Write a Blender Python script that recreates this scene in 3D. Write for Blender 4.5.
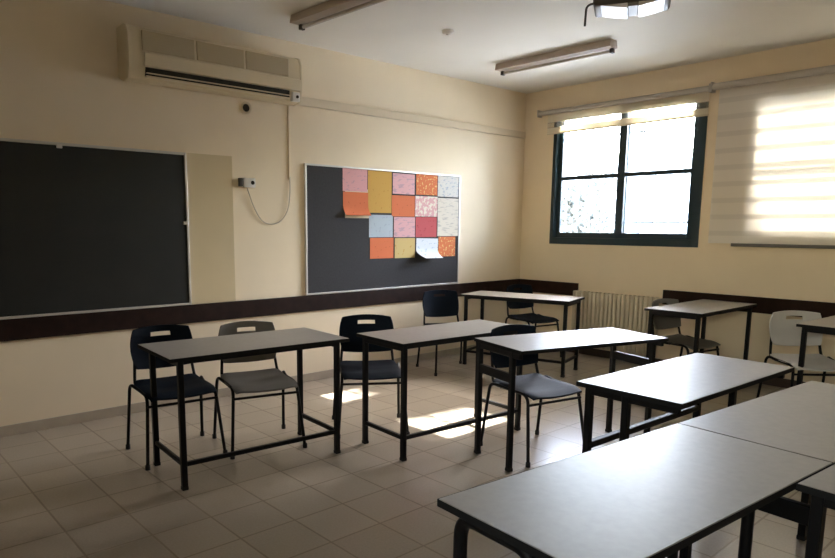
import bpy, bmesh, math, random
from mathutils import Vector, Matrix

C = bpy.context.scene
for o in list(bpy.data.objects):
    bpy.data.objects.remove(o)
COL = C.collection
R = math.radians

# ------------------------------------------------------------------ camera
F_PX, PITCH, YAW, ROLL = 652.967, 0.146224, 0.858483, 0.004184
CAM = Vector((-6.74404, -5.03063, 1.46461))
cd = bpy.data.cameras.new('camera')
cam = bpy.data.objects.new('camera', cd)
COL.objects.link(cam)
fw = Vector((math.cos(YAW) * math.cos(PITCH), math.sin(YAW) * math.cos(PITCH), -math.sin(PITCH)))
rt = Vector((math.sin(YAW), -math.cos(YAW), 0))
up = rt.cross(fw)
r2 = rt * math.cos(ROLL) + up * math.sin(ROLL)
u2 = -rt * math.sin(ROLL) + up * math.cos(ROLL)
cam.matrix_world = Matrix(((r2.x, u2.x, -fw.x, CAM.x), (r2.y, u2.y, -fw.y, CAM.y), (r2.z, u2.z, -fw.z, CAM.z), (0, 0, 0, 1)))
cd.sensor_width = 36
cd.lens = F_PX / 835 * 36
cd.shift_x = 42.283 / 835
cd.shift_y = 43.657 / 835
cd.clip_start = 0.02
C.camera = cam

# ------------------------------------------------------------------ sky, sun, exposure
SUN_EL = math.atan(0.737)
w = bpy.data.worlds.new('sky')
C.world = w
w.use_nodes = True
wn = w.node_tree
bg = wn.nodes['Background']
sky = wn.nodes.new('ShaderNodeTexSky')
sky.sky_type = 'NISHITA'
sky.sun_disc = False
sky.sun_elevation = SUN_EL
sky.sun_rotation = R(90)
sky.dust_density = 1.5
tint = wn.nodes.new('ShaderNodeMixRGB')          # the camera's warm white balance
tint.blend_type = 'MULTIPLY'
tint.inputs[0].default_value = 1
tint.inputs[2].default_value = (1.06, 1.0, 1.0, 1)
wn.links.new(sky.outputs[0], tint.inputs[1])
wn.links.new(tint.outputs[0], bg.inputs[0])
bg.inputs[1].default_value = 3.8
sl = bpy.data.lights.new('sun', 'SUN')
sl.energy = 40
sl.angle = R(0.6)
sl.color = (1, 0.95, 0.88)
so = bpy.data.objects.new('sun', sl)
COL.objects.link(so)
so.location = (20, -1, 15)
so.rotation_euler = Vector((math.cos(SUN_EL), 0.0, math.sin(SUN_EL))).to_track_quat('Z', 'Y').to_euler()
C.view_settings.view_transform = 'Standard'
C.view_settings.look = 'None'
C.view_settings.gamma = 1
C.view_settings.exposure = 0.85


def portal(y0, y1, z0, z1):
    l = bpy.data.lights.new('window_portal', 'AREA')
    l.shape = 'RECTANGLE'
    l.size = z1 - z0
    l.size_y = y1 - y0
    l.cycles.is_portal = True
    o = bpy.data.objects.new('window_portal', l)
    COL.objects.link(o)
    o.location = (0.22, (y0 + y1) / 2, (z0 + z1) / 2)
    o.rotation_euler = (0, R(90), 0)          # emits toward -x
    return o


WIN = [(-2.16, -0.42, 1.27, 2.80), (-4.28, -2.53, 1.31, 2.72)]
for a in WIN:
    portal(*a)
FILL_WIN = (-6.9, -4.3, 1.75, 2.7)          # unseen opening added behind the viewer for fill light
po = portal(*FILL_WIN)
po.location.x = -9.25
po.rotation_euler = (0, R(-90), 0)

# ------------------------------------------------------------------ helpers


class MB:
    def __init__(self):
        self.b = bmesh.new()

    def box(self, lo, hi, bev=0.0, seg=2, M=None):
        t = bmesh.new()
        bmesh.ops.create_cube(t, size=1)
        s = [hi[i] - lo[i] for i in range(3)]
        c = [(hi[i] + lo[i]) / 2 for i in range(3)]
        for v in t.verts:
            v.co = Vector([v.co[i] * s[i] + c[i] for i in range(3)])
        if bev:
            bmesh.ops.bevel(t, geom=t.edges[:], offset=min(bev, min(s) * 0.45), segments=seg, affect='EDGES', profile=0.5)
        self._merge(t, M)
        return self

    def _merge(self, t, M=None):
        if M is not None:
            bmesh.ops.transform(t, matrix=M, verts=t.verts)
        bmesh.ops.recalc_face_normals(t, faces=t.faces[:])
        me = bpy.data.meshes.new('tmp')
        t.to_mesh(me)
        t.free()
        self.b.from_mesh(me)
        bpy.data.meshes.remove(me)

    def bar(self, p, q, wx, wz, bev=0.002):
        """square bar from p to q, wx wide across, wz deep"""
        p, q = Vector(p), Vector(q)
        d = q - p
        L = d.length
        z = d.normalized()
        ref = Vector((0, 0, 1)) if abs(z.z) < 0.9 else Vector((0, 1, 0))
        x = ref.cross(z).normalized()
        y = z.cross(x)
        M = Matrix(((x.x, y.x, z.x, p.x), (x.y, y.y, z.y, p.y), (x.z, y.z, z.z, p.z), (0, 0, 0, 1)))
        return self.box((-wx / 2, -wz / 2, 0), (wx / 2, wz / 2, L), bev, 1, M)

    def tube(self, pts, r, n=10, caps=True):
        pts = [Vector(p) for p in pts]
        t = bmesh.new()
        rings = []
        prev = None
        for i, p in enumerate(pts):
            a = pts[max(i - 1, 0)]
            b = pts[min(i + 1, len(pts) - 1)]
            d = (b - a).normalized()
            if prev is None:
                ref = Vector((0, 0, 1)) if abs(d.z) < 0.9 else Vector((1, 0, 0))
                x = ref.cross(d).normalized()
            else:
                x = (prev - d * prev.dot(d)).normalized()
            prev = x
            y = d.cross(x)
            rings.append([t.verts.new(p + (x * math.cos(2 * math.pi * k / n) + y * math.sin(2 * math.pi * k / n)) * r) for k in range(n)])
        for A, B in zip(rings, rings[1:]):
            for k in range(n):
                t.faces.new((A[k], A[(k + 1) % n], B[(k + 1) % n], B[k]))
        if caps:
            t.faces.new(rings[0][::-1])
            t.faces.new(rings[-1])
        self._merge(t)
        return self

    def lathe(self, prof, n=24, M=None):
        """profile of (r, z) turned about z"""
        t = bmesh.new()
        rings = []
        for r, z in prof:
            if r < 1e-6:
                rings.append([t.verts.new((0, 0, z))])
            else:
                rings.append([t.verts.new((r * math.cos(2 * math.pi * k / n), r * math.sin(2 * math.pi * k / n), z)) for k in range(n)])
        for A, B in zip(rings, rings[1:]):
            for k in range(n):
                k2 = (k + 1) % n
                if len(A) == 1 and len(B) == 1:
                    continue
                if len(A) == 1:
                    t.faces.new((A[0], B[k2], B[k]))
                elif len(B) == 1:
                    t.faces.new((A[k], A[k2], B[0]))
                else:
                    t.faces.new((A[k], A[k2], B[k2], B[k]))
        self._merge(t, M)
        return self

    def prism(self, prof, axis, a, b, bev=0.0):
        """closed 2D profile extruded along an axis from a to b"""
        t = bmesh.new()

        def mk(u, v, s):
            return {0: (s, u, v), 1: (u, s, v), 2: (u, v, s)}[axis]
        A = [t.verts.new(mk(u, v, a)) for u, v in prof]
        B = [t.verts.new(mk(u, v, b)) for u, v in prof]
        n = len(prof)
        t.faces.new(A)
        t.faces.new(B[::-1])
        for k in range(n):
            t.faces.new((A[k], B[k], B[(k + 1) % n], A[(k + 1) % n]))
        if bev:
            bmesh.ops.bevel(t, geom=t.edges[:], offset=bev, segments=2, affect='EDGES', profile=0.5)
        self._merge(t)
        return self

    def sheet(self, fn, nu, nv, thick, skip=None, twosided=True):
        """surface fn(u,v), u,v in 0..1, given thickness along its normal"""
        t = bmesh.new()
        V = [[t.verts.new(fn(i / nu, j / nv)) for j in range(nv + 1)] for i in range(nu + 1)]
        for i in range(nu):
            for j in range(nv):
                if skip and skip((i + 0.5) / nu, (j + 0.5) / nv):
                    continue
                t.faces.new((V[i][j], V[i + 1][j], V[i + 1][j + 1], V[i][j + 1]))
        loose = [v for v in t.verts if not v.link_faces]
        bmesh.ops.delete(t, geom=loose, context='VERTS')
        t.normal_update()
        bmesh.ops.solidify(t, geom=t.faces[:], thickness=thick)
        self._merge(t)
        return self

    def build(self, name, mat, parent=None, smooth=None, loc=None, rz=0):
        me = bpy.data.meshes.new(name)
        self.b.to_mesh(me)
        self.b.free()
        me.materials.append(mat)
        o = bpy.data.objects.new(name, me)
        COL.objects.link(o)
        if parent:
            o.parent = parent
        if smooth:
            for p in me.polygons:
                p.use_smooth = True
            me.set_sharp_from_angle(angle=R(smooth))
        if loc:
            o.location = loc
            o.rotation_euler = (0, 0, rz)
        return o


def fillet(pts, r, n=6):
    pts = [Vector(p) for p in pts]
    out = [pts[0]]
    for a, b, c in zip(pts, pts[1:], pts[2:]):
        u, v = (a - b), (c - b)
        d = min(r, u.length * 0.49, v.length * 0.49)
        p, q = b + u.normalized() * d, b + v.normalized() * d
        for k in range(n + 1):
            t = k / n
            out.append(p * (1 - t) ** 2 + b * 2 * t * (1 - t) + q * t * t)
    out.append(pts[-1])
    return out


def tag(o, label=None, cat=None, group=None, kind=None):
    if label:
        o['label'] = label
    if cat:
        o['category'] = cat
    if group:
        o['group'] = group
    if kind:
        o['kind'] = kind
    return o


def thing(name, label, cat, loc=(0, 0, 0), rz=0, group=None):
    o = bpy.data.objects.new(name, None)
    o.empty_display_size = 0.1
    COL.objects.link(o)
    o.location = loc
    o.rotation_euler = (0, 0, rz)
    return tag(o, label, cat, group)


def copy_tree(o, parent=None):
    c = o.copy()
    COL.objects.link(c)
    if parent:
        c.parent = parent
    for ch in list(o.children):
        copy_tree(ch, c)
    return c


# ------------------------------------------------------------------ materials


def mat(name, col, rough=0.6, spec=0.4, metal=0.0, noise=0.0, nscale=8.0, bump=0.0, bscale=60.0):
    m = bpy.data.materials.new(name)
    m.use_nodes = True
    nt = m.node_tree
    b = nt.nodes['Principled BSDF']
    b.inputs['Roughness'].default_value = rough
    b.inputs['Specular IOR Level'].default_value = spec
    b.inputs['Metallic'].default_value = metal
    tc = nt.nodes.new('ShaderNodeTexCoord')
    if noise:
        n = nt.nodes.new('ShaderNodeTexNoise')
        n.inputs['Scale'].default_value = nscale
        n.inputs['Detail'].default_value = 6
        nt.links.new(tc.outputs['Object'], n.inputs['Vector'])
        r = nt.nodes.new('ShaderNodeMapRange')
        r.inputs[1].default_value = 0.3
        r.inputs[2].default_value = 0.7
        r.inputs[3].default_value = 1 - noise
        r.inputs[4].default_value = 1 + noise
        nt.links.new(n.outputs['Fac'], r.inputs[0])
        v = nt.nodes.new('ShaderNodeVectorMath')
        v.operation = 'SCALE'
        v.inputs[0].default_value = col
        nt.links.new(r.outputs[0], v.inputs['Scale'])
        nt.links.new(v.outputs[0], b.inputs['Base Color'])
    else:
        b.inputs['Base Color'].default_value = (*col, 1)
    if bump:
        n2 = nt.nodes.new('ShaderNodeTexNoise')
        n2.inputs['Scale'].default_value = bscale
        n2.inputs['Detail'].default_value = 4
        nt.links.new(tc.outputs['Object'], n2.inputs['Vector'])
        bp = nt.nodes.new('ShaderNodeBump')
        bp.inputs['Strength'].default_value = bump
        bp.inputs['Distance'].default_value = 0.01
        nt.links.new(n2.outputs['Fac'], bp.inputs['Height'])
        nt.links.new(bp.outputs[0], b.inputs['Normal'])
    return m


def tile_mat():
    m = mat('floor_tile', (0.4, 0.36, 0.3), 0.24, 0.5)
    nt = m.node_tree
    b = nt.nodes['Principled BSDF']
    tc = nt.nodes.new('ShaderNodeTexCoord')
    mp = nt.nodes.new('ShaderNodeMapping')
    mp.inputs['Location'].default_value = (5.015, 2.415, 0)
    nt.links.new(tc.outputs['Object'], mp.inputs['Vector'])
    br = nt.nodes.new('ShaderNodeTexBrick')
    br.offset = 0
    br.squash = 1
    br.inputs['Scale'].default_value = 1
    br.inputs['Brick Width'].default_value = 0.305
    br.inputs['Row Height'].default_value = 0.305
    br.inputs['Mortar Size'].default_value = 0.006
    br.inputs['Mortar Smooth'].default_value = 0.4
    br.inputs['Bias'].default_value = 0.0
    br.inputs['Color1'].default_value = (0.44, 0.375, 0.30, 1)
    br.inputs['Color2'].default_value = (0.385, 0.33, 0.265, 1)
    br.inputs['Mortar'].default_value = (0.30, 0.245, 0.19, 1)
    nt.links.new(mp.outputs[0], br.inputs['Vector'])
    n = nt.nodes.new('ShaderNodeTexNoise')
    n.inputs['Scale'].default_value = 1.6
    n.inputs['Detail'].default_value = 3
    nt.links.new(tc.outputs['Object'], n.inputs['Vector'])
    n3 = nt.nodes.new('ShaderNodeTexNoise')
    n3.inputs['Scale'].default_value = 90
    nt.links.new(tc.outputs['Object'], n3.inputs['Vector'])
    ad = nt.nodes.new('ShaderNodeMath')
    ad.operation = 'ADD'
    ad.inputs[0].default_value = 0.5
    nt.links.new(n3.outputs['Fac'], ad.inputs[1])
    r = nt.nodes.new('ShaderNodeMapRange')
    r.inputs[1].default_value = 0.6
    r.inputs[2].default_value = 1.4
    r.inputs[3].default_value = 0.9
    r.inputs[4].default_value = 1.1
    nt.links.new(ad.outputs[0], r.inputs[0])
    v = nt.nodes.new('ShaderNodeVectorMath')
    v.operation = 'SCALE'
    nt.links.new(br.outputs['Color'], v.inputs[0])
    nt.links.new(r.outputs[0], v.inputs['Scale'])
    nt.links.new(v.outputs[0], b.inputs['Base Color'])
    bp = nt.nodes.new('ShaderNodeBump')
    bp.inputs['Strength'].default_value = 0.25
    bp.inputs['Distance'].default_value = 0.002
    bp.invert = True
    nt.links.new(br.outputs['Fac'], bp.inputs['Height'])
    nt.links.new(bp.outputs[0], b.inputs['Normal'])
    return m


def glass_mat(name='window_glass', col=(0.93, 0.96, 0.96)):
    m = bpy.data.materials.new(name)
    m.use_nodes = True
    nt = m.node_tree
    nt.nodes.remove(nt.nodes['Principled BSDF'])
    out = nt.nodes['Material Output']
    t = nt.nodes.new('ShaderNodeBsdfTransparent')
    t.inputs[0].default_value = (*col, 1)
    g = nt.nodes.new('ShaderNodeBsdfGlossy')
    g.inputs['Roughness'].default_value = 0.02
    f = nt.nodes.new('ShaderNodeFresnel')
    f.inputs[0].default_value = 1.4
    x = nt.nodes.new('ShaderNodeMixShader')
    nt.links.new(f.outputs[0], x.inputs[0])
    nt.links.new(t.outputs[0], x.inputs[1])
    nt.links.new(g.outputs[0], x.inputs[2])
    nt.links.new(x.outputs[0], out.inputs[0])
    return m


def blind_mat(name, z0, period, duty, col, sheer_clear, through):
    """day-and-night blind: woven bands alternating with sheer bands"""
    m = bpy.data.materials.new(name)
    m.use_nodes = True
    nt = m.node_tree
    nt.nodes.remove(nt.nodes['Principled BSDF'])
    out = nt.nodes['Material Output']
    tc = nt.nodes.new('ShaderNodeTexCoord')
    sp = nt.nodes.new('ShaderNodeSeparateXYZ')
    nt.links.new(tc.outputs['Object'], sp.inputs[0])

    def math_(op, a, b=None):
        n = nt.nodes.new('ShaderNodeMath')
        n.operation = op
        for i, q in enumerate((a, b)):
            if q is None:
                continue
            if isinstance(q, (int, float)):
                n.inputs[i].default_value = q
            else:
                nt.links.new(q, n.inputs[i])
        return n.outputs[0]
    ph = math_('FRACT', math_('DIVIDE', math_('SUBTRACT', sp.outputs['Z'], z0), period))
    mr = nt.nodes.new('ShaderNodeMapRange')          # 0 in the sheer band, 1 in the woven band
    mr.interpolation_type = 'SMOOTHSTEP'
    tri = math_('ABSOLUTE', math_('SUBTRACT', ph, 0.5))
    nt.links.new(tri, mr.inputs[0])
    mr.inputs[1].default_value = 0.5 * duty - 0.03
    mr.inputs[2].default_value = 0.5 * duty + 0.03
    d = nt.nodes.new('ShaderNodeBsdfDiffuse')
    d.inputs[0].default_value = (*col, 1)
    tl = nt.nodes.new('ShaderNodeBsdfTranslucent')
    tl.inputs[0].default_value = (*col, 1)
    weave = nt.nodes.new('ShaderNodeMixShader')
    weave.inputs[0].default_value = through
    nt.links.new(d.outputs[0], weave.inputs[1])
    nt.links.new(tl.outputs[0], weave.inputs[2])
    tr = nt.nodes.new('ShaderNodeBsdfTransparent')
    tl2 = nt.nodes.new('ShaderNodeBsdfTranslucent')
    tl2.inputs[0].default_value = (*[min(1, c * 0.6) for c in col], 1)
    d2 = nt.nodes.new('ShaderNodeBsdfDiffuse')
    d2.inputs[0].default_value = (*col, 1)
    sh0 = nt.nodes.new('ShaderNodeMixShader')
    sh0.inputs[0].default_value = through * 0.9
    nt.links.new(d2.outputs[0], sh0.inputs[1])
    nt.links.new(tl2.outputs[0], sh0.inputs[2])
    sheer = nt.nodes.new('ShaderNodeMixShader')
    sheer.inputs[0].default_value = sheer_clear
    nt.links.new(sh0.outputs[0], sheer.inputs[1])
    nt.links.new(tr.outputs[0], sheer.inputs[2])
    x = nt.nodes.new('ShaderNodeMixShader')
    nt.links.new(mr.outputs[0], x.inputs[0])
    nt.links.new(sheer.outputs[0], x.inputs[1])
    nt.links.new(weave.outputs[0], x.inputs[2])
    nt.links.new(x.outputs[0], out.inputs[0])
    return m


def paper_mat(name, col, ink, cut=0.6, sx=18, sy=60):
    """coloured sheet with illegible printed marks"""
    m = mat(name, col, 0.75, 0.2)
    nt = m.node_tree
    b = nt.nodes['Principled BSDF']
    tc = nt.nodes.new('ShaderNodeTexCoord')
    mp = nt.nodes.new('ShaderNodeMapping')
    mp.inputs['Scale'].default_value = (sx, 1, sy)
    nt.links.new(tc.outputs['Object'], mp.inputs[0])
    n = nt.nodes.new('ShaderNodeTexNoise')
    n.inputs['Scale'].default_value = 1
    n.inputs['Detail'].default_value = 2
    nt.links.new(mp.outputs[0], n.inputs['Vector'])
    r = nt.nodes.new('ShaderNodeMapRange')
    r.inputs[1].default_value = cut
    r.inputs[2].default_value = cut + 0.05
    nt.links.new(n.outputs['Fac'], r.inputs[0])
    x = nt.nodes.new('ShaderNodeMixRGB')
    x.inputs[1].default_value = (*col, 1)
    x.inputs[2].default_value = (*ink, 1)
    nt.links.new(r.outputs[0], x.inputs[0])
    nt.links.new(x.outputs[0], b.inputs['Base Color'])
    return m


M_WALL = mat('cream_wall_paint', (0.80, 0.68, 0.495), 0.6, 0.3, noise=0.03, nscale=2.5, bump=0.08, bscale=120)
M_CEIL = mat('white_ceiling_paint', (0.79, 0.76, 0.69), 0.8, 0.2, noise=0.02, nscale=2)
M_FLOOR = tile_mat()
M_SKIRT = mat('floor_skirting_tile', (0.42, 0.355, 0.27), 0.35, 0.4, noise=0.08, nscale=6)
M_WOOD = mat('dark_stained_rail_wood', (0.020, 0.009, 0.006), 0.6, 0.12, noise=0.25, nscale=12)
M_PATCH = mat('older_ochre_wall_paint', (0.60, 0.49, 0.305), 0.6, 0.3, noise=0.03, nscale=3)
M_TRUNK = mat('cream_painted_trunking', (0.66, 0.555, 0.39), 0.5, 0.35)
M_NAVY = mat('navy_window_aluminium', (0.010, 0.030, 0.042), 0.4, 0.45)
M_GLASS = glass_mat()
M_BOARD = mat('blackboard_slate', (0.013, 0.014, 0.012), 0.55, 0.35, noise=0.15, nscale=3)
M_ALU = mat('brushed_aluminium', (0.62, 0.6, 0.56), 0.4, 0.5, metal=0.6)
M_FELT = mat('charcoal_felt', (0.052, 0.052, 0.056), 0.9, 0.15, noise=0.08, nscale=60)
M_BLACK = mat('black_powder_coat', (0.005, 0.005, 0.006), 0.5, 0.22)
M_TOP = mat('grey_desk_laminate', (0.34, 0.32, 0.295), 0.42, 0.5, noise=0.05, nscale=40)
M_EDGE = mat('black_edge_band', (0.014, 0.014, 0.015), 0.75, 0.15)
M_CNAVY = mat('navy_chair_plastic', (0.007, 0.012, 0.022), 0.65, 0.1, bump=0.05, bscale=300)
M_CGREY = mat('grey_chair_plastic', (0.18, 0.17, 0.155), 0.6, 0.2, bump=0.05, bscale=300)
M_CWHITE = mat('pale_grey_chair_plastic', (0.62, 0.61, 0.60), 0.45, 0.4)
M_RUBBER = mat('black_rubber', (0.02, 0.02, 0.02), 0.7, 0.2)
M_AC = mat('yellowed_white_plastic', (0.66, 0.56, 0.38), 0.45, 0.4)
M_ACD = mat('aged_grille_plastic', (0.46, 0.375, 0.235), 0.5, 0.4)
M_SLOT = mat('dark_air_slot', (0.02, 0.018, 0.015), 0.7, 0.2)
M_WPLAST = mat('white_plastic', (0.72, 0.70, 0.66), 0.4, 0.45)
M_LAMP = mat('grey_lamp_housing', (0.50, 0.43, 0.37), 0.5, 0.4)
M_LTUBE = mat('unlit_tube_glass', (0.62, 0.58, 0.52), 0.25, 0.5)
M_RAD = mat('cream_radiator_enamel', (0.60, 0.52, 0.38), 0.4, 0.45)
M_DGREY = mat('dark_grey_plastic', (0.07, 0.065, 0.06), 0.45, 0.4)
M_PROJ = mat('white_projector_shell', (0.85, 0.86, 0.88), 0.25, 0.5)
M_BTUBE = mat('grey_blind_tube', (0.46, 0.42, 0.37), 0.45, 0.4)
M_CABLE = mat('cream_cable_sheath', (0.52, 0.45, 0.35), 0.5, 0.3)
M_GRILLE = mat('grey_grille_paint', (0.45, 0.45, 0.45), 0.6)
M_BARG = mat('grey_blind_bar', (0.16, 0.155, 0.15), 0.4, 0.5, metal=0.3)

# ------------------------------------------------------------------ room shell
X0, Y0, HC, T = -9.0, -7.6, 3.06, 0.22


def struct(o):
    return tag(o, kind='structure')


struct(MB().box((X0 - T, Y0 - T, -0.15), (T, T, 0)).build('floor', M_FLOOR))
struct(MB().box((X0 - T, Y0 - T, HC), (T, T, HC + 0.2)).build('ceiling', M_CEIL))
struct(MB().box((X0 - T, 0, 0), (T, T, HC)).build('wall_front', M_WALL))
wl = MB()
ya, yb, za, zb_ = FILL_WIN
wl.box((X0 - T, Y0 - T, 0), (X0, ya, HC))
wl.box((X0 - T, yb, 0), (X0, 0, HC))
wl.box((X0 - T, ya, 0), (X0, yb, za))
wl.box((X0 - T, ya, zb_), (X0, yb, HC))
struct(wl.build('wall_left', M_WALL))
wf = MB()
wf.box((X0 - 0.12, ya, za), (X0 - 0.05, yb, za + 0.05), 0.003)
wf.box((X0 - 0.12, ya, zb_ - 0.05), (X0 - 0.05, yb, zb_), 0.003)
for k in range(4):
    y = ya + k * (yb - ya - 0.05) / 3
    wf.box((X0 - 0.12, y, za), (X0 - 0.05, y + 0.05, zb_), 0.003)
w3 = struct(wf.build('window_3', M_NAVY))  # unseen window, added to brighten the wall opposite
MB().box((X0 - 0.09, ya + 0.01, za + 0.01), (X0 - 0.085, yb - 0.01, zb_ - 0.01)).build('glass_pane', glass_mat('warm_fill_glass', (0.96, 0.82, 0.64)), w3)  # pane tinted to warm the added fill light
struct(MB().box((X0, Y0 - T, 0), (T, Y0, HC)).build('wall_back', M_WALL))
wr = MB()
ys = [0.0]
for (a, b, z0, z1) in WIN:
    wr.box((0, b, 0), (T, ys[-1], HC))
    wr.box((0, a, 0), (T, b, z0))
    wr.box((0, a, z1), (T, b, HC))
    ys.append(a)
wr.box((0, Y0, 0), (T, ys[-1], HC))
struct(wr.build('wall_right', M_WALL))

struct(MB().box((X0, -0.012, 0), (0, 0, 0.075), 0.003).build('baseboard_front', M_SKIRT))
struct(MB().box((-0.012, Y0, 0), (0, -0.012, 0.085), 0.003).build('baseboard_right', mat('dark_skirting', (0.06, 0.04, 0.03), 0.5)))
# dark wooden rail round the room
struct(MB().box((X0, -0.022, 0.672), (0, 0, 0.822), 0.004).build('trim_1', M_WOOD))
struct(MB().box((-0.022, -0.84, 0.672), (0, -0.022, 0.822), 0.004).build('trim_2', M_WOOD))
struct(MB().box((-0.022, Y0, 0.672), (0, -1.845, 0.822), 0.004).build('trim_3', M_WOOD))
# trunking along the front wall from the air conditioner to the corner
struct(MB().box((-3.42, -0.035, 2.53), (-0.03, 0, 2.605), 0.004).build('trim_4', M_TRUNK))
# panel of older paint beside the blackboard
struct(MB().box((-4.40, -0.004, 0.824), (-3.995, 0, 2.04)).build('trim_5', M_PATCH))

# windows


def window(n, a, b, z0, z1):
    root = thing('window_%d' % n, None, None, (0, (a + b) / 2, z0))
    tag(root, kind='structure')
    yc = (a + b) / 2
    h = z1 - z0
    L, Rr = b - yc, a - yc            # L = far (+y) side, Rr = near (-y)
    f = MB()
    f.box((-0.012, L - 0.045, 0), (0.10, L, h), 0.003)
    f.box((-0.012, Rr, 0), (0.10, Rr + 0.075, h), 0.003)
    f.box((-0.012, Rr + 0.075, 0), (0.10, L - 0.045, 0.075), 0.003)
    f.box((-0.012, Rr + 0.075, h - 0.06), (0.10, L - 0.045, h), 0.003)
    f.build('window_frame', M_NAVY, root)
    zb = 2.03 - z0
    for side in (0, 1):
        y1, y0 = (L - 0.045, -0.045) if side == 0 else (0.045, Rr + 0.075)
        x0, x1 = (0.045, 0.085) if side == 0 else (0.0, 0.04)
        s = MB()
        st = 0.05
        s.box((x0, y1 - st if side == 0 else y1 - 0.085, 0.075), (x1, y1, h - 0.06), 0.003)
        s.box((x0, y0, 0.075), (x1, y0 + (0.085 if side == 0 else st), h - 0.06), 0.003)
        s.box((x0, y0 + st, 0.075), (x1, y1 - st, 0.135), 0.003)
        s.box((x0, y0 + st, h - 0.10), (x1, y1 - st, h - 0.06), 0.003)
        s.box((x0 + 0.005, y0 + st, zb - 0.022), (x1 - 0.005, y1 - st, zb + 0.022), 0.003)
        sash = s.build('sash', M_NAVY, root)
        MB().box(((x0 + x1) / 2 - 0.002, y0 + 0.03, 0.10), ((x0 + x1) / 2 + 0.002, y1 - 0.03, h - 0.08)).build('glass_pane', M_GLASS, sash)
    if n == 1:
        k = 0
        y = Rr + 0.10
        while y < L - 0.05:
            MB().tube([(0.17, y, 0.0), (0.17, y, h)], 0.007, 8).build('grille_bar', M_GRILLE, root)
            y += 0.155
        for z in (0.25, 1.22):
            MB().box((0.176, Rr, z - 0.012), (0.184, L, z + 0.012)).build('grille_rail', M_GRILLE, root)
    return root


for i, (a, b, z0, z1) in enumerate(WIN):
    window(i + 1, a, b, z0, z1)

# ------------------------------------------------------------------ outdoors
struct(MB().box((T, -40, -1.2), (60, 40, -0.9)).build('ground', mat('pale_yard_paving', (0.74, 0.72, 0.68), 0.8, noise=0.1, nscale=0.7)))
M_FAC = mat('pale_render', (0.78, 0.75, 0.70), 0.8, noise=0.04, nscale=1)
nb = thing('neighbouring_building', 'pale rendered building glimpsed outside through the window glass', 'building', (24, 0, -0.9))
fm = MB().box((0, -26, 0), (8, 22, 5.4)).build('wall', M_FAC, nb)
MB().box((-0.5, -26.4, 5.4), (8.4, 22.4, 5.65), 0.02).build('roof', mat('pale_roof_slab', (0.7, 0.68, 0.64), 0.8), nb)
M_FWIN = mat('grey_facade_glass', (0.36, 0.38, 0.40), 0.3)
for k in range(8):
    y = -20 + k * 5.0
    q = MB().box((-0.05, y, 1.6), (0.05, y + 1.4, 3.1)).build('facade_window', M_FWIN, nb)


def leaf_cloud(n, shells, size, seed):
    rnd = random.Random(seed)
    t = MB()
    for _ in range(n):
        (cx, cy, cz), (rx, ry, rz) = rnd.choice(shells)
        while True:
            p = Vector((rnd.uniform(-1, 1), rnd.uniform(-1, 1), rnd.uniform(-1, 1)))
            if 0.2 < p.length < 1:
                break
        c = Vector((cx + p.x * rx, cy + p.y * ry, cz + p.z * rz))
        nrm = Vector((rnd.uniform(-1, 1), rnd.uniform(-1, 1), rnd.uniform(-1, 1))).normalized()
        a = nrm.orthogonal().normalized()
        b = nrm.cross(a)
        s = size * rnd.uniform(0.6, 1.3)
        v = [t.b.verts.new(c + a * s), t.b.verts.new(c + b * s * 0.5), t.b.verts.new(c - a * s), t.b.verts.new(c - b * s * 0.5)]
        t.b.faces.new(v)
    return t


M_LEAF = mat('dusty_leaf', (0.15, 0.145, 0.12), 0.6, noise=0.3, nscale=2)
M_BARK = mat('grey_bark', (0.22, 0.18, 0.14), 0.9, noise=0.3, nscale=9)


def tree(name, label, x, y, shells, trunk_h, n, seed, size=0.13):
    r = thing(name, label, 'tree', (x, y, -0.9), 0, 'trees outside the window')
    leaf_cloud(n, shells, size, seed).build('foliage', M_LEAF, r)
    t = MB()
    t.tube([(0, 0, -0.05), (0.03, 0.05, trunk_h * 0.5), (0, 0, trunk_h)], 0.10, 10)
    rnd = random.Random(seed + 5)
    for k in range(5):
        a = k * 1.26
        t.tube([(0, 0, trunk_h * 0.8), (0.5 * math.cos(a), 0.5 * math.sin(a), trunk_h + 0.4), (0.8 * math.cos(a), 0.8 * math.sin(a), trunk_h + 0.8)], 0.03, 8)
    t.build('trunk', M_BARK, r)
    return r


# unseen crown shaped to shade the lower panes, leaving sun through the upper ones
tree('unseen_shade_tree', 'tall unseen leafy tree outside, its crown shaped to shade the lower panes', 6.0, -1.4,
     [((0, 0.75, 6.83), (0.7, 0.5, 0.52))] * 4 + [((0, 0.3, 6.83), (0.7, 0.42, 0.54))] * 4 + [((0, 0.8, 6.2), (0.8, 0.7, 0.6))] * 3
     + [((0, 0.1, 7.45), (0.4, 0.22, 0.55))] * 3 + [((0, 0.45, 7.6), (0.4, 0.12, 0.3))] * 1
     + [((0, -0.45, 6.65), (0.7, 0.42, 0.51))] * 4 + [((0, -0.9, 6.65), (0.7, 0.4, 0.51))] * 4 + [((0, -0.7, 6.2), (0.8, 0.65, 0.6))] * 3
     + [((0, -0.86, 7.4), (0.4, 0.15, 0.5))] * 2, 5.6, 11000, 3)
tree('slender_tree', 'slender young tree seen pale through the lower left pane', 9.5, 4.5,
     [((0, 0, 2.9), (0.9, 0.75, 1.5)), ((0, 0.9, 2.3), (0.6, 0.5, 1.2))], 1.4, 1500, 21, 0.12)

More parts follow.
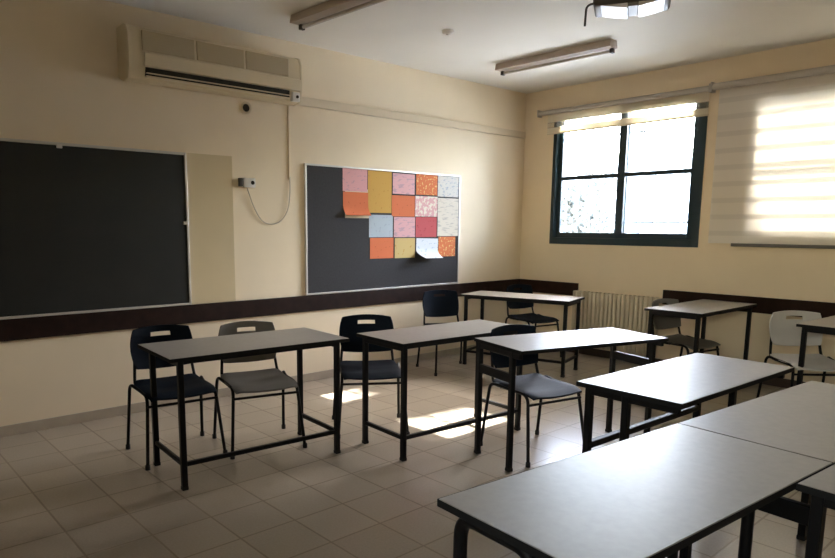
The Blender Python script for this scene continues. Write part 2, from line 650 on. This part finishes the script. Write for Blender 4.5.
# ------------------------------------------------------------------ blinds
bl = thing('roller_blind', 'raised striped roller blind above the open window with navy frame', 'blind', (-0.05, -1.27, 2.79))
MB().tube([(0, 1.03, 0), (0, -0.91, 0)], 0.028, 16).build('roller_tube', M_BTUBE, bl, 60)
m1 = blind_mat('banded_blind_cloth_raised', -0.255, 0.22, 0.27, (0.74, 0.67, 0.53), 0.8, 0.35)
MB().box((0.024, -0.90, -0.243), (0.028, 0.93, 0.0)).build('fabric', m1, bl)
MB().box((0.018, -0.905, -0.25), (0.034, 0.935, -0.232), 0.006).build('bottom_hem', mat('cream_hem_cloth', (0.66, 0.58, 0.43), 0.7), bl)
for s in (1.04, -0.918):
    MB().box((-0.03, s - 0.008, -0.04), (0.05, s + 0.008, 0.04), 0.004).build('bracket', M_BTUBE, bl)

b2 = thing('roller_blind', 'lowered striped roller blind glowing cream at the right edge', 'blind', (-0.06, -3.35, 2.795))
MB().tube([(0, 1.13, 0), (0, -1.13, 0)], 0.034, 16).build('roller_tube', M_BTUBE, b2, 60)
m2 = blind_mat('banded_blind_cloth_lowered', -0.055, 0.156, 0.3, (0.84, 0.80, 0.73), 0.03, 0.23)
MB().box((0.032, -1.08, -1.478), (0.036, 1.085, 0.0)).build('fabric', m2, b2)
MB().box((0.02, -1.08, -1.505), (0.045, 0.87, -1.475), 0.005).build('bottom_bar', M_BARG, b2)
for s in (1.14, -1.14):
    MB().box((-0.035, s - 0.008, -0.045), (0.06, s + 0.008, 0.045), 0.004).build('bracket', M_BTUBE, b2)

# ------------------------------------------------------------------ boards on the front wall
bb = thing('blackboard', 'wide black chalkboard with thin metal frame on the front wall', 'blackboard', (-5.9, 0, 0.825))
MB().box((-1.8, -0.022, 0.01), (1.48, -0.002, 1.205)).build('writing_surface', M_BOARD, bb)
f = MB()
f.box((-1.82, -0.03, 0.0), (1.49, -0.002, 0.018), 0.003)
f.box((-1.82, -0.03, 1.192), (1.49, -0.002, 1.212), 0.003)
f.box((-1.82, -0.03, 0.018), (-1.80, -0.002, 1.192), 0.003)
f.box((1.472, -0.03, 0.018), (1.492, -0.002, 1.192), 0.003)
f.build('frame', M_ALU, bb)
for (x, z) in ((0.55, 1.185), (1.465, 0.66)):
    MB().box((x - 0.018, -0.036, z - 0.012), (x + 0.018, -0.018, z + 0.014), 0.003).build('clip', M_WPLAST, bb)

pb = thing('pinboard', 'charcoal felt pinboard covered with coloured sheets beside the corner', 'pinboard', (-2.215, 0, 0.826))
MB().box((-1.04, -0.018, 0.01), (1.03, -0.002, 1.195)).build('felt_panel', M_FELT, pb)
f = MB()
f.box((-1.055, -0.024, 0.0), (1.045, -0.002, 0.016), 0.002)
f.box((-1.055, -0.024, 1.188), (1.045, -0.002, 1.204), 0.002)
f.box((-1.055, -0.024, 0.016), (-1.035, -0.002, 1.188), 0.002)
f.box((1.029, -0.024, 0.016), (1.045, -0.002, 1.188), 0.002)
f.build('frame', M_ALU, pb)

CREAM = (0.72, 0.62, 0.44)
P = {
    'pink': paper_mat('pink_paper', (0.66, 0.35, 0.36), (0.50, 0.30, 0.34), 0.6),
    'pinkl': paper_mat('pink_lined_paper', (0.66, 0.38, 0.40), (0.48, 0.32, 0.36), 0.55, 12, 50),
    'pinkc': paper_mat('pink_paper_with_cream_marks', (0.66, 0.38, 0.38), (0.74, 0.68, 0.58), 0.5, 26, 26),
    'yellow': paper_mat('mustard_paper', (0.56, 0.33, 0.075), (0.44, 0.20, 0.05), 0.66, 30, 30),
    'tan': paper_mat('straw_paper', (0.56, 0.42, 0.17), (0.50, 0.28, 0.08), 0.64, 20, 24),
    'orange': paper_mat('orange_paper', (0.62, 0.165, 0.065), (0.40, 0.10, 0.04), 0.66, 30, 40),
    'orangey': paper_mat('orange_paper_with_yellow_marks', (0.62, 0.175, 0.065), (0.75, 0.52, 0.18), 0.58, 40, 44),
    'red': paper_mat('crimson_paper', (0.50, 0.095, 0.105), (0.40, 0.06, 0.07), 0.62, 20, 40),
    'blue': paper_mat('pale_blue_paper', (0.42, 0.49, 0.56), (0.36, 0.42, 0.50), 0.6, 30, 30),
    'white': paper_mat('white_paper', (0.66, 0.64, 0.60), (0.42, 0.46, 0.52), 0.56, 22, 60),
    'whitel': paper_mat('cream_lined_paper', (0.68, 0.63, 0.54), (0.50, 0.47, 0.42), 0.56, 10, 70),
    'curl': paper_mat('bluish_white_paper', (0.66, 0.70, 0.76), (0.42, 0.50, 0.60), 0.6, 20, 50),
}


def paper(kind, x0, z1, x1, z0, label, curl=0.0, tilt=0.0, side=0.0):
    w_, h_ = x1 - x0, z1 - z0
    t = MB()

    def fn(u, v):
        lift = curl * max(0, (0.45 - v) / 0.45) ** 2 * (1 + side * (0.5 - u))
        drop = 0.25 * curl * max(0, (0.3 - v) / 0.3)
        return Vector(((u - 0.5) * w_, -0.0015 - lift, (v - 0.5) * h_ + drop * 0.2))
    t.sheet(fn, 8, 14, 0.0008)
    o = t.build('paper_sheet', P[kind], None, 50)
    o.location = ((x0 + x1) / 2, -0.0195, (z0 + z1) / 2)
    o.rotation_euler = (0, tilt, 0)
    return tag(o, label, 'paper', 'sheets pinned to the pinboard')


paper('pink', -2.835, 2.012, -2.528, 1.800, 'pink sheet at the top left corner of the pinned sheets')
paper('yellow', -2.520, 2.010, -2.205, 1.600, 'tall mustard yellow sheet, twice the height of its neighbours')
paper('pinkl', -2.189, 2.002, -1.880, 1.796, 'pink lined sheet at the top between mustard and orange sheets')
paper('orangey', -1.857, 2.010, -1.540, 1.799, 'orange sheet in the top row beside the white notice')
paper('white', -1.530, 2.010, -1.200, 1.789, 'white notice with blue lines at the top right of the pinboard')
paper('orange', -2.83, 1.794, -2.515, 1.568, 'orange sheet with its lower edge curling off, left of mustard sheet', 0.05)
paper('orange', -2.200, 1.782, -1.875, 1.568, 'orange sheet right of the mustard sheet in the second row')
paper('pinkc', -1.868, 1.785, -1.532, 1.572, 'pink sheet with cream blotches above the crimson sheet')
paper('whitel', -1.525, 1.775, -1.195, 1.363, 'tall cream lined list below the white notice')
paper('blue', -2.505, 1.580, -2.185, 1.358, 'pale blue sheet below the mustard sheet')
paper('pinkl', -2.170, 1.562, -1.867, 1.356, 'pink sheet between the pale blue and the crimson sheets')
paper('red', -1.856, 1.566, -1.540, 1.354, 'crimson red sheet in the third row')
paper('orange', -2.490, 1.351, -2.173, 1.143, 'orange sheet at the bottom left below the pale blue one')
paper('tan', -2.155, 1.346, -1.865, 1.140, 'straw yellow sheet in the bottom row')
paper('curl', -1.845, 1.340, -1.515, 1.128, 'bluish white sheet curling off the board in the bottom row', 0.12, 0.02, 0.5)
paper('orangey', -1.505, 1.356, -1.235, 1.139, 'small speckled orange sheet at the bottom right')

# backing card that shows below the curled orange sheet
cardo = MB().box((-0.15, -0.0012, -0.14), (0.155, 0.0, 0.14)).build('paper_sheet', paper_mat('cream_card', (0.66, 0.56, 0.40), (0.6, 0.5, 0.36), 0.7))
cardo.location = (-2.655, -0.0182, 1.685)
tag(cardo, 'cream card showing as a strip below the curled orange sheet', 'paper', 'sheets pinned to the pinboard')

# ------------------------------------------------------------------ air conditioner
ac = thing('air_conditioner', 'cream wall mounted split air conditioner high above the blackboard', 'air conditioner', (-4.19, 0, 2.50))
XA, XB = -0.715, 0.765
prof = [(-0.002, 0.035), (-0.10, 0.0), (-0.19, 0.012), (-0.215, 0.09), (-0.222, 0.20), (-0.215, 0.315), (-0.185, 0.37), (-0.14, 0.385), (-0.002, 0.385)]
MB().prism(prof, 0, XA + 0.02, XB - 0.02).build('body', M_AC, ac, 40)
for s0, s1 in ((XA, XA + 0.022), (XB - 0.022, XB)):
    MB().prism([(u * 1.02, 0.19 + (v - 0.19) * 1.02) if u < -0.01 else (u, v) for u, v in prof], 0, s0, s1, 0.004).build('end_cap', M_AC, ac, 40)
gz = MB()
for k in range(3):
    a = XA + 0.10 + k * 0.42
    gz.box((a, -0.228, 0.205), (a + 0.40, -0.212, 0.345), 0.004)
grille = gz.build('intake_grille', M_ACD, ac)
rb = MB()
for k in range(3):
    a = XA + 0.10 + k * 0.42
    for j in range(7):
        rb.box((a + 0.01, -0.2305, 0.215 + j * 0.018), (a + 0.39, -0.226, 0.221 + j * 0.018))
rb.build('grille_ribs', M_ACD, grille)
lip = MB().prism([(-0.19, 0.095), (-0.232, 0.10), (-0.240, 0.19), (-0.21, 0.20)], 0, XA + 0.11, XB - 0.025, 0.004).build('front_panel', M_AC, ac)
MB().box((XA + 0.12, -0.222, 0.036), (XB - 0.13, -0.195, 0.094)).build('air_outlet', M_SLOT, ac)
lv = MB()
lv.box((XA + 0.12, -0.240, 0.050), (XB - 0.13, -0.205, 0.056), 0.002)
lv.box((XA + 0.12, -0.232, 0.026), (XB - 0.13, -0.195, 0.036), 0.002)
lv.build('louvre', M_AC, ac)
MB().box((XB - 0.105, -0.232, 0.012), (XB - 0.03, -0.19, 0.09), 0.006).build('control_panel', M_WPLAST, ac)
MB().lathe([(0, 0), (0.013, 0), (0.013, 0.008), (0, 0.008)], 16, Matrix.Translation((XB - 0.06, -0.230, 0.05)) @ Matrix.Rotation(R(90), 4, 'X')).build('indicator', M_SLOT, ac)

# ------------------------------------------------------------------ small wall fittings
RX = Matrix.Rotation(R(90), 4, 'X')
vt = thing('wall_vent', 'small round black hole with pale ring under the air conditioner', 'vent', (-3.85, 0, 2.447))
MB().lathe([(0.032, 0), (0.050, 0.002), (0.052, 0.009), (0.040, 0.012), (0.032, 0.006)], 24, RX).build('ring', M_AC, vt, 50)
MB().lathe([(0, 0.002), (0.035, 0.002), (0.035, 0.005), (0, 0.005)], 24, RX).build('opening', M_SLOT, vt)
sk = thing('wall_socket', 'white power socket box with dark plug on the front wall', 'socket', (-3.85, 0, 1.83))
MB().box((-0.055, -0.035, -0.04), (0.062, -0.0045, 0.04), 0.008).build('box', M_WPLAST, sk, 40)
MB().lathe([(0, 0), (0.017, 0), (0.017, 0.006), (0, 0.006)], 18, Matrix.Translation((0.03, -0.033, 0)) @ RX).build('socket_hole', M_SLOT, sk)
MB().box((-0.095, -0.032, -0.034), (-0.057, -0.0045, 0.036), 0.006).build('plug', M_DGREY, sk, 40)
cp = [(-3.86, -0.012, 1.785), (-3.80, -0.012, 1.62), (-3.72, -0.012, 1.50), (-3.63, -0.012, 1.475), (-3.53, -0.012, 1.50), (-3.45, -0.012, 1.60), (-3.425, -0.012, 1.75), (-3.425, -0.012, 1.9)]
for _ in range(2):
    cp2 = [cp[0]]
    for a, b in zip(cp, cp[1:]):
        a, b = Vector(a), Vector(b)
        cp2 += [a * 0.75 + b * 0.25, a * 0.25 + b * 0.75]
    cp = cp2 + [cp[-1]]
cb = MB().tube(cp, 0.0045, 8).build('power_cable', M_CABLE, None, 60)
tag(cb, 'thin pale cable looping down from the socket and up to the conduit', 'cable')
cdv = MB().box((-3.435, -0.013, 1.88), (-3.415, -0.0005, 2.51), 0.003).build('cable_conduit', M_WALL)
tag(cdv, 'slim vertical conduit below the right end of the air conditioner', 'conduit')

# ------------------------------------------------------------------ ceiling fittings


def lamp(x, y, rz, L, label):
    r = thing('ceiling_lamp', label, 'lamp', (x, y, HC), rz, 'unlit fluorescent ceiling lamps')
    MB().prism([(-0.052, 0), (-0.066, -0.062), (0.066, -0.062), (0.052, 0)], 1, -L / 2, L / 2, 0.004).build('housing', M_LAMP, r)
    MB().tube([(0.03, -L / 2 + 0.05, -0.082), (0.03, L / 2 - 0.05, -0.082)], 0.014, 12).build('tube', M_LTUBE, r, 50)
    for s in (-1, 1):
        MB().box((0.008, s * (L / 2 - 0.03) - 0.014, -0.10), (0.052, s * (L / 2 - 0.03) + 0.014, -0.062), 0.004).build('tube_holder', M_DGREY, r)
    return r


lamp(-1.36, -1.29, R(1.5), 1.22, 'unlit fluorescent ceiling lamp nearer the corner by the window')
lamp(-3.71, -1.22, R(3), 1.22, 'unlit fluorescent ceiling lamp cut by the top edge beside the air conditioner')
sd = thing('ceiling_disc', 'small round white disc on the ceiling between the two lamps', 'disc', (-2.60, -1.13, HC))  # plain disc for a small pale spot on the ceiling
MB().lathe([(0, -0.03), (0.03, -0.03), (0.046, -0.02), (0.05, 0), (0, 0)], 24).build('cover', M_WPLAST, sd, 50)
MB().lathe([(0, -0.035), (0.012, -0.035), (0.014, -0.028), (0, -0.028)], 16).build('centre_cap', M_WPLAST, sd, 50)

pj = thing('projector', 'ceiling projector with white underside hanging at the top edge', 'projector', (-2.775, -2.845, HC), R(-62))
MB().tube([(0, 0, 0), (0, 0, -0.20)], 0.022, 14).build('mount_pole', M_DGREY, pj, 50)
MB().lathe([(0, 0), (0.07, 0), (0.07, -0.012), (0, -0.012)], 20).build('ceiling_plate', M_DGREY, pj)
MB().box((-0.23, -0.14, -0.262), (0.21, 0.14, -0.185), 0.02, 3).build('body', M_DGREY, pj, 40)
ub = MB()
ub.prism([(-0.19, -0.261), (-0.03, -0.261), (-0.03, -0.292), (-0.12, -0.275)], 1, -0.12, 0.12, 0.004)
ub.prism([(0.03, -0.261), (0.18, -0.261), (0.13, -0.272), (0.03, -0.288)], 1, -0.12, 0.12, 0.004)
ub.build('underside_panel', M_PROJ, pj)
MB().box((-0.028, -0.11, -0.28), (0.028, 0.11, -0.256), 0.005).build('foot_block', mat('mid_grey_plastic', (0.3, 0.31, 0.33), 0.4), pj)
MB().lathe([(0, 0), (0.035, 0), (0.038, 0.03), (0.026, 0.034), (0, 0.02)], 20, Matrix.Translation((0.09, 0.135, -0.22)) @ Matrix.Rotation(R(-90), 4, 'X')).build('lens', M_SLOT, pj, 50)
pc = MB().tube(fillet([(-0.21, 0.0, -0.21), (-0.275, 0.0, -0.215), (-0.28, 0.0, -0.34)], 0.04), 0.007, 8).build('cable', M_DGREY, pj, 50)

# ------------------------------------------------------------------ radiator
rd = thing('radiator', 'cream ribbed radiator on the wall below the open window', 'radiator', (-0.014, -1.34, 0))
sec = MB()
for k in range(20):
    y = 0.475 - k * 0.05
    sec.box((-0.115, y - 0.020, 0.12), (-0.035, y + 0.020, 0.745), 0.012, 3)
sec.build('fins', M_RAD, rd, 40)
for z in (0.16, 0.70):
    MB().tube([(-0.075, 0.49, z), (-0.075, -0.49, z)], 0.018, 12).build('header_pipe', M_RAD, rd, 50)
for z in (0.16, 0.70):
    for y in (-0.3, 0.3):
        MB().box((-0.06, y - 0.015, z - 0.015), (0.0, y + 0.015, z + 0.015), 0.003).build('wall_bracket', M_RAD, rd)
for y in (-0.42, 0.42):
    MB().box((-0.09, y - 0.012, 0.0), (-0.06, y + 0.012, 0.13), 0.003).build('foot', M_RAD, rd)

# ------------------------------------------------------------------ desks
TH, TT = 0.76, 0.022
L2, W2 = 0.58, 0.25


def make_desk(name, label, low=True, near_in=0.045, endbar=None, highrail=False, L=1.16, W=0.50, round_leg=False, ix=0.045):
    """local x along the length, +y away from the camera side"""
    l2, w2 = L / 2, W / 2
    r = thing(name, label, 'desk', (0, 0, 0), 0, 'two-seat classroom desks')
    tp = MB().box((-l2 + 0.003, -w2 + 0.003, TH - TT), (l2 - 0.003, w2 - 0.003, TH), 0.0015, 1).build('tabletop', M_TOP, r)
    ed = MB()
    ed.box((-l2, -w2, TH - TT), (l2, -w2 + 0.002, TH - 0.001), 0.001, 1)
    ed.box((-l2, w2 - 0.002, TH - TT), (l2, w2, TH - 0.001), 0.001, 1)
    ed.box((-l2, -w2 + 0.002, TH - TT), (-l2 + 0.002, w2 - 0.002, TH - 0.001), 0.001, 1)
    ed.box((l2 - 0.002, -w2 + 0.002, TH - TT), (l2, w2 - 0.002, TH - 0.001), 0.001, 1)
    ed.build('edge_band', M_EDGE, tp)
    xf, yf, yn = l2 - ix, w2 - 0.045, -w2 + near_in
    zt = TH - TT
    s = 0.032
    for x in (-xf, xf):
        for y in (yf, yn):
            if round_leg:
                pts = fillet([(x, y, 0.02), (x, y, zt - 0.02), (x, (yf + yn) / 2, zt - 0.02)], 0.06, 8)
                lg = MB().tube(pts, 0.019, 12).build('leg', M_BLACK, r, 50)
            else:
                lg = MB().box((x - s / 2, y - s / 2, 0.012), (x + s / 2, y + s / 2, zt), 0.003, 1).build('leg', M_BLACK, r)
            MB().box((x - 0.018, y - 0.018, 0), (x + 0.018, y + 0.018, 0.022), 0.004).build('foot_cap', M_RUBBER, lg)
        ap0 = -w2 + 0.03
        if not round_leg:
            MB().box((x - 0.012, ap0, zt - 0.036), (x + 0.012, yf + 0.016, zt), 0.002, 1).build('end_apron', M_BLACK, r)
        if low:
            MB().box((x - 0.011, yn, 0.135), (x + 0.011, yf, 0.16), 0.002, 1).build('end_stretcher', M_BLACK, r)
        if endbar:
            MB().box((x - 0.012, yn, endbar[0]), (x + 0.012, yf, endbar[1]), 0.002, 1).build('end_panel_bar', M_BLACK, r)
    for y in (yf, yn):
        MB().box((-xf, y - 0.011, zt - 0.022), (xf, y + 0.011, zt), 0.002, 1).build('side_apron', M_BLACK, r)
    if low:
        MB().box((-xf, yn - 0.011, 0.135), (xf, yn + 0.011, 0.16), 0.002, 1).build('front_stretcher', M_BLACK, r)
    if highrail:
        MB().box((-xf, yf - 0.016, 0.44), (xf, yf + 0.016, 0.472), 0.003, 1).build('knee_rail', M_BLACK, r)
    return r


def put(o, x, y, deg, label):
    o.location = (x, y, 0)
    o.rotation_euler = (0, 0, R(deg))
    o['label'] = label
    return o


dA = make_desk('school_desk', 'x', W=0.56, ix=0.07)
put(dA, -4.745, -1.50, -4.2, 'dark grey desk in front of the two chairs below the blackboard')
dB = make_desk('school_desk', 'x')
put(dB, -3.47, -1.985, -4.2, 'grey desk in front of the single navy chair left of the floor sunlight')
put(copy_tree(dB), -0.61, -2.50, -1, 'small far desk against the window wall right of the radiator')
put(copy_tree(dB), -1.17, -0.905, -75, 'narrow looking desk in the far corner against the wall rail')
put(copy_tree(dB), -0.65, -3.715, -3, 'desk cut by the right edge standing before the pale chair')
dC = make_desk('school_desk', 'x', low=False, near_in=0.11, endbar=(0.545, 0.60), ix=0.02)
put(dC, -3.075, -2.72, -16.5, 'grey desk with a navy chair tucked under its left end')
dE = make_desk('school_desk', 'x', low=False, near_in=0.27, highrail=True)
put(dE, -3.54, -3.68, -2.5, 'desk with glaring white top in front of the long foreground desks')
dD = make_desk('school_desk', 'x', low=False, near_in=0.21, highrail=True, round_leg=True)
put(dD, -5.0, -4.205, -4.9, 'largest nearest foreground desk with bluish window glare on top')
dI = make_desk('school_desk', 'x', low=False, endbar=(0.52, 0.585), highrail=True)
put(dI, -3.843, -4.304, -4.9, 'beige topped desk joined end to end beyond the nearest one')
put(copy_tree(dE), -4.156, -4.781, -4.9, 'desk at the bottom right corner butted against the foreground row')

# ------------------------------------------------------------------ chairs


def make_chair(label, pm):
    """origin on the floor; sitter faces local -y"""
    r = thing('school_chair', label, 'chair', (0, 0, 0), 0, 'plastic shell classroom chairs')

    def seatfn(u, v):
        x, y = (u - 0.5) * 2, (v - 0.5) * 2      # v=0 front
        k = 0.30
        sx = x * math.sqrt(1 - k * y * y / 2)
        sy = y * math.sqrt(1 - k * x * x / 2)
        z = 0.452 - 0.016 * (1 - x * x) * (1 - 0.4 * abs(y))
        if y < -0.55:
            z -= 0.075 * (-y - 0.55) ** 1.6
        if y > 0.5:
            z += 0.05 * (y - 0.5) ** 1.5
        if abs(x) > 0.85:
            z -= 0.06 * (abs(x) - 0.85)
        return Vector((sx * 0.222, sy * 0.215 - 0.01, z))
    st = MB().sheet(seatfn, 18, 18, 0.012).build('seat', pm, r, 50)

    def backfn(u, v):
        x, y = (u - 0.5) * 2, (v - 0.5) * 2      # v=1 top
        k = 0.45
        sx = x * math.sqrt(1 - k * y * y / 2)
        sy = y * math.sqrt(1 - k * x * x / 2)
        zz = 0.665 + sy * 0.14
        yy = 0.215 + (zz - 0.55) * 0.20 - 0.035 * (x * x) + 0.012 * (1 - y * y)
        return Vector((sx * 0.205, yy, zz))
    MB().sheet(backfn, 24, 20, 0.011, skip=lambda u, v: abs(u - 0.5) < 0.167 and 0.75 < v < 0.85).build('backrest', pm, r, 50)
    rr = 0.0105
    for s in (-1, 1):
        front = fillet([(s * 0.245, -0.225, 0.012), (s * 0.212, -0.165, 0.435), (s * 0.212, 0.0, 0.436)], 0.06)
        rear = fillet([(s * 0.252, 0.235, 0.012), (s * 0.234, 0.175, 0.450), (s * 0.214, 0.06, 0.436), (s * 0.212, 0.0, 0.436)], 0.05)
        for name, pts in (('front_leg', front), ('rear_leg', rear)):
            lg = MB().tube(pts, rr, 10).build('leg', M_BLACK, r, 60)
            p = pts[0]
            MB().lathe([(0, 0), (0.015, 0), (0.015, 0.028), (0.0105, 0.032)], 12, Matrix.Translation((p.x, p.y, 0))).build('foot_cap', M_RUBBER, lg, 50)
        MB().tube(fillet([(s * 0.200, 0.02, 0.430), (s * 0.200, 0.19, 0.432), (s * 0.172, 0.252, 0.72)], 0.05), 0.010, 10).build('back_support', M_BLACK, r, 60)
    MB().tube([(-0.220, -0.182, 0.375), (0.220, -0.182, 0.375)], 0.0085, 8).build('front_rail', M_BLACK, r, 60)
    MB().tube([(-0.208, 0.10, 0.428), (0.208, 0.10, 0.428)], 0.0085, 8).build('seat_rail', M_BLACK, r, 60)
    return r


def place(o, x, y, facing, label):
    o.location = (x, y, 0)
    o.rotation_euler = (0, 0, R(facing + 90))
    o['label'] = label
    return o


navy = make_chair('x', M_CNAVY)
place(navy, -5.04, -1.075, -97, 'navy chair at the left below the blackboard, beside the grey chair')
grey = make_chair('x', M_CGREY)
place(grey, -4.535, -1.27, -104, 'grey plastic chair beside the navy one behind the left desk')
place(copy_tree(navy), -3.735, -1.49, -124, 'navy chair alone between the first and second desks')
place(copy_tree(navy), -3.22, -2.56, -102, 'navy chair tucked under the left end of the middle desk')
place(copy_tree(navy), -1.835, -0.512, -112, 'navy chair against the wall below the pinboard right end')
place(copy_tree(navy), -0.56, -0.62, -100, 'navy chair behind the far corner desk, facing right')
place(copy_tree(grey), -0.75, -2.435, -100, 'grey chair half hidden behind the far desk right of the radiator')
white = make_chair('x', M_CWHITE)
place(white, -0.93, -3.47, -134, 'pale whitish chair by the window wall at the right edge')
